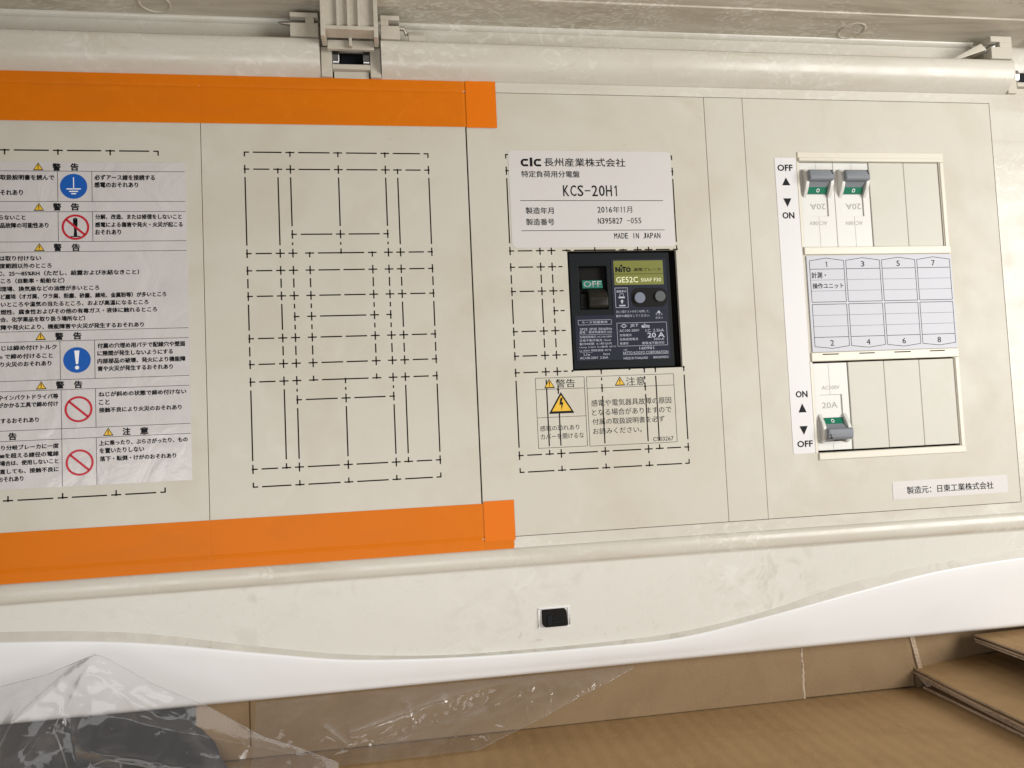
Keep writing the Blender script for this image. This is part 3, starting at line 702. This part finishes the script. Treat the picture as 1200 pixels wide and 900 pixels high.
# ================================================================== THE MAIN BREAKER
mb_ = thing('main_breaker', 'large black main breaker with olive yellow plate and green OFF window', 'circuit breaker', (206, -44, -20))
F = -3.0
body = MB()
body.plate(165.4, 243.6, -43.6, 43.4, -25, F, [(172.6, 194.0, 1.0, 33.4)])
bd = part('body', body, M['black'], mb_, bevel=.6)
part('toggle_recess', MB().box(172.7, 193.9, 1.1, 33.3, -22, -14), M['black_deep'], mb_)
part('side_flange', MB().box(163.0, 250.0, -46.5, 46.5, -25.5, -9), M['black_deep'], mb_)
part('off_window', MB().add([(175.3,17.0,-6),(190.8,17.0,-6),(190.8,23.2,-7),(175.3,23.2,-7),(175.3,17.0,-4.2),(190.8,17.0,-4.2),(190.8,23.2,-5.0),(175.3,23.2,-5.0)], [(3,2,1,0),(4,5,6,7),(0,1,5,4),(1,2,6,5),(2,3,7,6),(3,0,4,7)]), M['off_green'], mb_, bevel=.3)
t = MB().text(176.3, 189.8, 20.1, 4.4, 'OFF', 0, .014); t.v = [(x, y, -4.1 - (y-17)*.8/6.2 + .05) for x, y, z in t.v]
part('lettering', t, M['pale_print'], mb_, smooth=0, kind='stuff')
tg = MB(); tg.xprism([(1.2, -14), (1.4, .2), (3.0, 1.6), (9.0, 1.8), (13.0, .2), (15.0, -3.0), (16.6, -4.6), (16.6, -14)], 178.6, 193.0)
part('toggle', tg, M['black_toggle'], mb_, bevel=.8)
part('toggle_stop', MB().box(172.9, 178.0, 1.4, 12.8, -14, -3.6), M['black_deep'], mb_, bevel=.6)
np2 = MB().prism([(167.6, -37.6), (240.6, -37.6), (240.6, 38.4), (197.6, 38.4), (197.6, -3.6), (167.6, -3.6)], F - .5, F + .45)
rp = part('rating_plate', np2, M['navy'], mb_, bevel=.15)
yl = part('colour_plate', MB().box(199.5, 238.1, 18.7, 37.1, F + .4, F + .62), M['yellow'], mb_)
Z = F + .70
T = MB()
def nito(mb, x0, x1, y, h, z):
    # brand mark drawn as heavy strokes: N, dotted i, T, o
    w = x1 - x0; a, b = y - h/2, y + h/2; t = h*.30
    mb.line(x0 + t/2, a, x0 + t/2, b, t, z); mb.line(x0 + t*.3, b - .1*h, x0 + w*.28, a + .1*h, t, z + .02); mb.line(x0 + w*.28, a, x0 + w*.28, b, t*.9, z)
    mb.line(x0 + w*.40, a, x0 + w*.40, a + h*.72, t*.9, z); mb.disc(x0 + w*.40, b + h*.22, t*.75, z, 12)
    mb.line(x0 + w*.46, b - t*.4, x0 + w*.72, b - t*.4, t*.8, z); mb.line(x0 + w*.57, a, x0 + w*.57, b, t*.9, z)
    mb.ring(x0 + w*.85, y - h*.06, h*.2, h*.46, z, 16)
nito(T, 200.7, 212.7, 30.4, 4.0, Z); T.text(215.0,236.2,30.3,2.5,'漏電ブレーカ', Z, .012); T.line(199.6, 26.9, 238.0, 26.9, .3, Z)
part('lettering', T, M['ink'], yl, smooth=0, kind='stuff')
T = MB(); T.text(200.9,218.0,22.6,4.2,'GE52C', Z, .02); T.text(220.3,236.1,22.3,2.8,'50AF F30', Z, .01)
part('lettering', T, M['cream_print'], yl, smooth=0, kind='stuff')
part('button_recess', MB().prism(rrect(211.9, 240.2, 1.8, 16.2, 5.5), F, F + .6), M['black_deep'], mb_, bevel=.2)
part('reset_button', MB().cyl(218.2, 8.6, 4.15, F, F + 2.6, 40), M['button'], mb_, bevel=.4, smooth=30)
part('test_button', MB().cyl(234.3, 9.5, 4.15, F, F + 2.2, 40), M['button2'], mb_, bevel=.4, smooth=30)
Z = F + .52
T = MB()
T.rect(199.7, 209.4, 1.7, 16.5, .3, Z); T.text(200.7,208.5,13.9,1.8,'漏電表示', Z, .01)
T.rect(203.2, 206.0, 9.9, 12.1, .3, Z); T.quad(202.2, 207.0, 8.7, 9.9, Z); tri(T, 204.7, 7.8, 203.2, 206.2, 6.2, Z); T.quad(204.1, 205.3, 4.8, 6.2, Z); T.quad(202.4, 207.2, 2.6, 3.6, Z)
tri(T, 233.0, -1.0, 231.3, 234.6, -3.0, Z)
for a in PLATE_TXT: T.text(*a, Z, .006)
T.text(223.1,229.6,-19.7,3.6,'20', Z, .035); T.text(231.4,236.4,-19.7,3.6,'A', Z, .035)
nito(T, 218.9, 225.1, -12.9, 2.2, Z)
T.rect(170.2, 195.6, -10.7, -7.2, .25, Z); T.rect(199.7, 238.5, -27.4, -10.0, .25, Z); T.quad(203.2, 238.9, -34.0, -33.8, Z)
T.line(170.4, -18.1, 195.6, -18.1, .2, Z); T.line(170.4, -31.3, 180, -31.3, .15, Z)
T.line(202.6, -12.2, 205.1, -10.7, .25, Z); T.line(205.1, -10.7, 207.6, -12.2, .25, Z); T.line(207.6, -12.2, 205.1, -13.7, .25, Z); T.line(205.1, -13.7, 202.6, -12.2, .25, Z); T.ring(205.1, -12.2, .9, 1.2, Z, 16)
part('lettering', T, M['silver_print'], rp, smooth=0, kind='stuff')

# ================================================================== BRANCH BREAKERS (built upright: ON at the top, lever at the bottom)
def branch(cx, cy, label):
    o = thing('branch_breaker', label, 'circuit breaker', (cx, cy, -20), 'small white 20A branch breakers in the windows')
    ox = lambda mb: mb
    H = 33.7; w = 15.0
    b = MB(); b.plate(cx-w, cx+w, cy-H, cy+H, -14, -1.6, [(cx-9.2, cx+9.2, cy-8.6, cy+9.0), (cx-9.6, cx+9.6, cy-27.0, cy-8.6)])
    bd = part('body', b, M['breaker_white'], o, bevel=.35, label='white moulded breaker case')
    part('rating_recess', MB().box(cx-9.1, cx+9.1, cy-8.7, cy+8.9, -13, -2.6), M['breaker_white'], o)
    part('lever_well', MB().box(cx-9.5, cx+9.5, cy-26.9, cy-8.7, -13.5, -8), M['breaker_white'], o)
    for s in (-1, 1):
        x0, x1 = (cx + 9.0, cx + 11.8) if s > 0 else (cx - 11.8, cx - 9.0)
        prof = [(cy-5.5, -1.6), (cy-8.5, .6), (cy-12, 3.0), (cy-16, 4.6), (cy-20, 4.9), (cy-24, 3.8), (cy-27.2, 1.2), (cy-28.5, -1.6)]
        part('lever_guard', MB().xprism(prof, x0, x1), M['breaker_white'], o, bevel=.4, seg=2)
    part('parting_line', MB().line(cx-.6, cy+9.2, cx-.6, cy+33.3, .22, -1.5), M['grey_ink'], o)
    part('parting_line', MB().line(cx-.6, cy-33.3, cx-.6, cy-28.6, .22, -1.5), M['grey_ink'], o)
    lv = MB().xprism([(cy-8.9, -8), (cy-8.9, -1.8), (cy-13.6, .6), (cy-17.2, 4.2), (cy-20, 6.4), (cy-24.0, 6.2), (cy-25.4, -8)], cx-8.4, cx+8.4)
    le = part('lever', lv, M['toggle'], o, bevel=.4)
    gp = MB().xprism([(cy-16.8, 4.8), (cy-17.0, 8.0), (cy-18.2, 9.0), (cy-24.0, 8.4), (cy-25.6, 6.8), (cy-25.6, 4.6)], cx-9.8, cx+10.6)
    part('lever_grip', gp, M['toggle'], le, bevel=.7)
    rb = MB()
    for k in range(3): rb.box(cx-8.6, cx+9.6, cy-19.4-k*1.9, cy-19.0-k*1.9, 8.3, 9.15-k*.15)
    part('grip_ridge', rb, M['toggle'], le)
    part('lever_notch', MB().add([(cx-9.9,cy-24.6,7.6),(cx-7.0,cy-24.6,8.75),(cx-8.6,cy-20.6,9.05)], [(0,1,2)]), M['black_deep'], le)
    d = Vector((0, -4.7, 2.4))
    gm = MB().add([(cx-8.3, cy-8.95, -1.70), (cx+8.3, cy-8.95, -1.70), (cx+8.3, cy-13.55, .66), (cx-8.3, cy-13.55, .66)], [(3, 2, 1, 0)])
    part('green_mark', gm, M['green'], le)
    rg = MB().ring(cx-.6, cy-11.2, .85, 1.35, 0, 18); rg.v = [(x, y, -1.62 - (y-(cy-8.95))*(2.36/4.6) + .1) for x, y, z in rg.v]
    part('zero_mark', rg, M['pale_print'], le)
    tx = MB().text(cx-7.4, cx+5.6, cy+1.0, 4.6, '20A', -2.5, .004)
    part('lettering', tx, M['grey_ink'], o, smooth=0, kind='stuff')
    part('voltage_lettering', MB().text(cx-7.2, cx+7.6, cy+14.6, 3.0, 'AC100V', -1.5), M['grey_ink'], o, smooth=0, kind='stuff')
    return o
B3 = branch(368.0, -79.2, 'white 20A branch breaker with grey lever, alone in the lower window')
for cx, cy, lab in ((367.6, 79.3, 'white 20A branch breaker nearest the ON OFF strip in the upper window'), (398.0, 79.3, 'white 20A branch breaker beside the blank plates in the upper window')):
    c = copy_tree(B3); c.location = W(cx, cy, -20); c.rotation_euler = (0, math.pi, 0); c['label'] = lab

bl = None
for cx, cy, lab in ((428.4, 79.3, 'grey cream blank cover plate next to the upper breakers'), (459.0, 79.3, 'grey cream blank cover plate at the right end of the upper window'),
                    (398.7, -79.2, 'grey cream blank cover plate touching the lower breaker'), (429.3, -79.2, 'grey cream blank cover plate, middle of the three in the lower window'), (459.9, -79.2, 'grey cream blank cover plate at the right end of the lower window')):
    if bl is None:
        ORG['blank_cover'] = (0, 0, 0)
        m = MB().box(-15.2, 15.2, -33.9, 33.9, -16, 0)
        bl = part('blank_cover', m, M['blank'], None, bevel=.5)
        o = bl
    else:
        o = bl.copy(); C.objects.link(o)
    o.location = W(cx, cy, -.7); tag(o, lab, 'blank plate', 'blank cover plates in the breaker windows')

# ================================================================== ORANGE TAPE
def tape(y0, y1, x1, ys_dip, lift, name, label):
    mb = MB()
    def f(x, y):
        z = .42 + .05*noise.noise(Vector((x*.04, y*.08, 1)))
        for d in ys_dip: z -= .42*math.exp(-((y-d)/.9)**2)
        for sx, k in ((-93.0, .06), (92.5, .22)): z -= k*math.exp(-((x-sx)/.8)**2)
        if lift and y > 169.5: z += (y-169.5)*.5
        return z
    xs = sorted(set([round(v, 2) for v in lin(X0, x1, 150)] + [-95, -94, -93.5, -93, -92.5, -92, -91, 90.5, 91.5, 92, 92.5, 93, 93.5, 94.5]))
    yy = sorted(set([round(v, 2) for v in lin(y0, y1, 22)] + [ys_dip[0] + k for k in (-1.6, -.8, -.4, 0, .4, .8, 1.6)]))
    mb.grid(xs, yy, lambda x, y: (x + (.25*noise.noise(Vector((y*.6, 0, 0))) if x == xs[-1] else 0), y, f(x, y)))
    mb.grid([xs[-1]], [0], lambda a, b: (a, y0, 0))
    return tag(part(name, mb, M['tape'], None, smooth=180), label, 'tape', 'orange tape strips')
t1 = tape(137.0, 171.3, 114.9, [163.4], False, 'orange_tape', 'upper strip of orange tape running under the hinge roll')
t2 = tape(-170.6, -137.4, 114.4, [-162.2], False, 'orange_tape', 'lower strip of orange tape running above the bottom ledge')
part('folded_end', MB().grid(lin(93.4, 115.6, 12), lin(136.4, 171.6, 14), lambda x, y: (x, y, .72 + .12*noise.noise(Vector((x*.2, y*.2, 4))))), M['tape_edge'], t1, smooth=180)
part('folded_end', MB().grid(lin(93.4, 115.4, 14), lin(-164.4, -136.0, 14), lambda x, y: (x, y, .75 + .16*noise.noise(Vector((x*.12, y*.12, 7))))), M['tape_edge'], t2, smooth=180)

# ================================================================== CARDBOARD
FL = -309.0
fl = part('box_floor', MB().box(-420, 760, FL - 5, FL, -130, 420), M['cardboard'], None, bevel=.5)
fl['kind'] = 'structure'
blk = thing('cardboard_packing_block', 'brown cardboard packing block that carries the distribution board', 'cardboard block', (200, FL, -60))
def rag(x, y0, y1, z, w, n=16):
    mb = MB(); L = []; Rr = []
    for i in range(n+1):
        y = y0 + (y1-y0)*i/n; o = random.uniform(-.5, .5)
        L.append((x - w/2 + o, y, z)); Rr.append((x + w/2 + o*.6 + random.uniform(-.3, .3), y, z))
    return mb.add(L + Rr, [(i, i+n+1, i+n+2, i+1) for i in range(n)])
part('panel', MB().box(-112, 343.2, FL + .6, -267.8, -92, -28), M['cardboard_shaded'], blk, bevel=.8)
part('panel', MB().box(345.0, 440.6, FL + 1.2, -267.8, -92, -28.6), M['cardboard_shaded'], blk, bevel=.8)
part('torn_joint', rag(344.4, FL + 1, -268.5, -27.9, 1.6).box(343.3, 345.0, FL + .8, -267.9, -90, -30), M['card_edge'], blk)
part('panel', MB().add([(443.5,FL,-29),(640,FL,-66),(640,-267.8,-66),(437,-267.8,-29),(443.5,FL,-92),(640,FL,-92),(640,-267.8,-92),(437,-267.8,-92)], [(0,1,2,3),(7,6,5,4),(4,5,1,0),(5,6,2,1),(6,7,3,2),(7,4,0,3)]), M['cardboard_shaded'], blk)
part('cut_edge', MB().add([(444.6,-296.0,-27.6),(448.2,-296.0,-27.6),(442.4,-268.2,-27.6),(438.4,-268.2,-27.6),(444.6,-296.0,-30),(448.2,-296.0,-30),(442.4,-268.2,-30),(438.4,-268.2,-30)], [(0,1,2,3),(4,5,1,0),(5,6,2,1),(7,6,5,4),(6,7,3,2),(7,4,0,3)]), M['card_edge'], blk)
part('fold_crease', MB().box(-76.0, -75.0, -300, -268.4, -28.2, -27.9), M['cardboard_fold'], blk)

# folded flaps at the right
def sheet(mb, x0, x1, z0, z1, yf, th, nx=14, nz=14, xj=0):
    top = lambda x, z: (x, yf(x, z), z); bot = lambda x, z: (x, yf(x, z) - th, z)
    xs, zs = lin(x0, x1, nx), lin(z0, z1, nz)
    mb.grid(xs, zs[::-1], lambda x, z: (x + (xj*noise.noise(Vector((0, 0, z*.11))) if x == xs[0] else 0), yf(x, z), z))
    mb.grid(xs, zs, lambda x, z: (x + (xj*noise.noise(Vector((0, 0, z*.11))) if x == xs[0] else 0), yf(x, z) - th, z))
def rim(mb, x0, z0, z1, yf, th, xj, n=40):
    zs = lin(z0, z1, n); mb.grid(zs, [0, 1], lambda z, k: (x0 + xj*noise.noise(Vector((0, 0, z*.11))), yf(x0, z) - th*k, z))
ff = thing('folded_cardboard_flap', 'thick folded cardboard flap lying on the box floor at lower right', 'cardboard flap', (520, FL, 40))
y1f = lambda x, z: -294.6 - .012*(z+28) + 1.4*math.exp(-((z+28)/26)**2) + .6*noise.noise(Vector((x*.02, z*.02, 2))) + .02*(x-441)
def layer(th, yf, x0, zz0, name, m, m2):
    a = MB(); sheet(a, x0, 700, zz0, 330, yf, th, xj=.6); o = part(name, a, m, ff, smooth=180)
    e = MB(); rim(e, x0 - .05, zz0, 330, yf, th, .6); part('cut_edge', e, m2, o, smooth=0)
    e2 = MB(); 
    return o
layer(1.5, y1f, 441.0, -40, 'top_sheet', M['cardboard'], M['card_edge'])
layer(1.6, lambda x, z: y1f(x, z) - 2.2 - .006*(z+28), 440.0, -36, 'middle_sheet', M['cardboard'], M['card_edge'])
layer(2.6, lambda x, z: max(-305.8, -300.6 - .03*(z+28)) + 0*x, 446.0 , -26, 'lower_sheet', M['cardboard'], M['card_edge'])
layer(2.0, lambda x, z: -306.6, 444.5, -24, 'bottom_sheet', M['cardboard'], M['card_edge'])
e = MB(); e.add([(441,-297.5,-28),(447,-297,-26),(450,-306,-22),(446.5,-308.8,-20),(444,-303,-24)], [(0,4,3,2,1)]); part('torn_corner', e, M['card_edge'], ff)
f2 = thing('raised_cardboard_flap', 'narrow cardboard flap raised under the board at the right edge', 'cardboard flap', (560, -276, 0))
y2f = lambda x, z: -271.2 + .02*(x-495) - .01*z
for k, (dy, dx, m) in enumerate(((0, 0, 'cardboard'), (-2.6, -.6, 'cardboard'), (-4.9, .4, 'cardboard'))):
    a = MB(); yf = (lambda x, z, dy=dy: y2f(x, z) + dy); sheet(a, 496 + dx, 700, -27, 300, yf, 1.4, xj=.5); o = part('sheet', a, M[m], f2, smooth=180)
    e = MB(); rim(e, 496 + dx - .05, -27, 300, yf, 1.4, .5); part('cut_edge', e, M['card_edge'], o, smooth=0)

# plain dark grey surface behind the bag and black hose inside the bag at the left
def backing(u, t):
    xr = -122 + 36*t + 3*noise.noise(Vector((0, t*4, 1))); x = -360 + (xr + 360)*u
    return (x, -267.9 - 41*t, -27 + 20*t*t + 1.5*noise.noise(Vector((x*.03, t*3, 0))) - 4*max(0, (u - .93)/.07)**2)
fo = tag(part('grey_backing', MB().grid(lin(0, 1, 40), lin(0, 1, 10), backing).grid([-360, -123], [0, 1], lambda x, k: (x, -268 , -30 - 60*k)), M['backing'], None, smooth=60),
         'dark grey backing behind the plastic bag under the board', 'foam pad')
tag(part('black_hose', MB().tube([(-196, -305, 0), (-186, -297, 1), (-172, -293.5, 2), (-156, -294, 2), (-142, -298.5, 1), (-130, -304, 0), (-118, -306, 0), (-100, -306, 2)], 3.2, 14), M['hose'], None, smooth=180),
    'short length of black hose arched inside the plastic bag', 'hose')

# ================================================================== CLEAR PLASTIC BAG
bag = MB()
def ridge(x, y, p, q, w, h):
    px, py = p; qx, qy = q; L2 = (qx-px)**2 + (qy-py)**2; t = max(0, min(1, ((x-px)*(qx-px) + (y-py)*(qy-py))/L2))
    d = math.hypot(x-px-t*(qx-px), y-py-t*(qy-py)); return h*math.exp(-abs(d)/w)
# points measured on the place: apex, pocket corner, folds
AP = (-160.0, -215.5)
tabA = [(-330, -258), (-260, -243), (-222, -232), (-190, -226.5), (-160, -215.5), (-128, -238), (-92, -256.5), (-60, -279), (-36, -289), (-10, -301)]
def topA(x):
    for (a, ya), (b, yb) in zip(tabA, tabA[1:]):
        if x <= b: return ya + (yb-ya)*(x-a)/(b-a)
    return tabA[-1][1]
def crease(x, y, k, seed, a=.7):
    u = x*math.cos(a) + y*math.sin(a); v = -x*math.sin(a) + y*math.cos(a)
    n = noise.noise(Vector((u*k*.38 + 3*noise.noise(Vector((x*.01, y*.01, seed))), v*k, seed)))
    return 1 - min(1, abs(n)*3.2)
def zA(x, y):
    t = (topA(x) - y)
    z = 14 + .24*t + 3.5*noise.noise(Vector((x*.014, y*.016, 1.3)))
    e = min(1, t/10)
    z += e*(1.5*crease(x, y, .035, 2.2, -.6) + .7*crease(x, y, .075, 5.1, .9) + .4*crease(x, y, .13, 8.4, -.2)*max(0, noise.noise(Vector((x*.02, y*.03, 6)))+.3))
    z += ridge(x, y, AP, (-205, -250), 10, 3.5) + ridge(x, y, (-205, -250), (-214, -285), 7, 4)
    z += ridge(x, y, (-163, -222), (-184, -262), 5, 2.6) - ridge(x, y, (-176, -250), (-168, -284), 5, 3)
    z += ridge(x, y, (-172, -286), (-225, -302), 5, 6) + ridge(x, y, (-170, -286), (-174, -308), 5, 5)
    z += ridge(x, y, (-165, -270), (-60, -300), 6, 3) - ridge(x, y, (-150, -255), (-40, -292), 6, 2) + ridge(x, y, (-140, -285), (-30, -305), 4, 3)
    return z
bag.grid(lin(-330, -12, 240), lin(0, 1, 110), lambda x, t: (lambda y: (x, y, max(zA(x, y), 4.2)))(topA(x) + (-307.5 - topA(x))*t))
tabT = [(-100, -268.5), (0, -268.5), (120, -268.5), (206, -268.5)]
def botB(x): return max(-307.5, -309 + (x-78)*(40/128.0)) if x > 78 else -307.5
def zB(x, y):
    t = (-268 - y)
    z = -23 + .62*t + 2.2*noise.noise(Vector((x*.03, y*.05, 11)))*min(1, t/8)
    z += min(1, t/8)*(1.2*crease(x, y, .05, 3.3, .45) + .6*crease(x, y, .10, 7.7, .3) + .35*crease(x, y, .16, 1.7, 1.2))
    z += (ridge(x, y, (-4, -290), (60, -276), 3, 5) + ridge(x, y, (60, -276), (130, -268), 4, 3) - ridge(x, y, (10, -300), (90, -284), 4, 4) + ridge(x, y, (-22, -286), (-8, -296), 2, 4) + ridge(x, y, (34, -276), (38, -290), 2, 3))*min(1, t/6)
    return z
bag.grid(lin(-70, 205, 260), lin(0, 1, 70), lambda x, t: (lambda y: (x, y, zB(x, y)))(-268.2 + (botB(x) + 268.2)*t))
for P in (((-160, -216), (-176, -224), (-190, -235), (-200, -244), (-207, -254)), ((-207, -254), (-213, -266), (-216, -282), (-212, -296)), ((-225, -300), (-205, -295), (-186, -289), (-171, -284)),
          ((-171, -284), (-174, -296), (-176, -306)), ((-171, -284), (-178, -270), (-182, -258), (-179, -246)), ((-171, -284), (-150, -277), (-120, -286), (-80, -296), (-40, -303))):
    pts = []
    for (xa, ya), (xb, yb) in zip(P, P[1:]):
        for k in range(6): pts.append((xa+(xb-xa)*k/6, ya+(yb-ya)*k/6))
    pts.append(P[-1]); n = len(pts) - 1
    bag.tube([(x, y, zA(x, y) + .3) for x, y in pts], [.12 + .42*math.sin(math.pi*i/n) for i in range(n+1)], 8)  # doubled film folds, tubes added to draw hazy bright highlight lines
bag.tube([(x, topA(x), max(zA(x, topA(x)), 4.2)) for x in lin(-300, -14, 70)], .28, 6)
bag.tube([(x, botB(x), zB(x, botB(x))) for x in lin(78, 204, 40)], .28, 6)
tag(part('clear_plastic_bag', bag, M['film'], None, smooth=180), 'crumpled clear plastic bag peaking over the white trim at lower left', 'plastic bag')
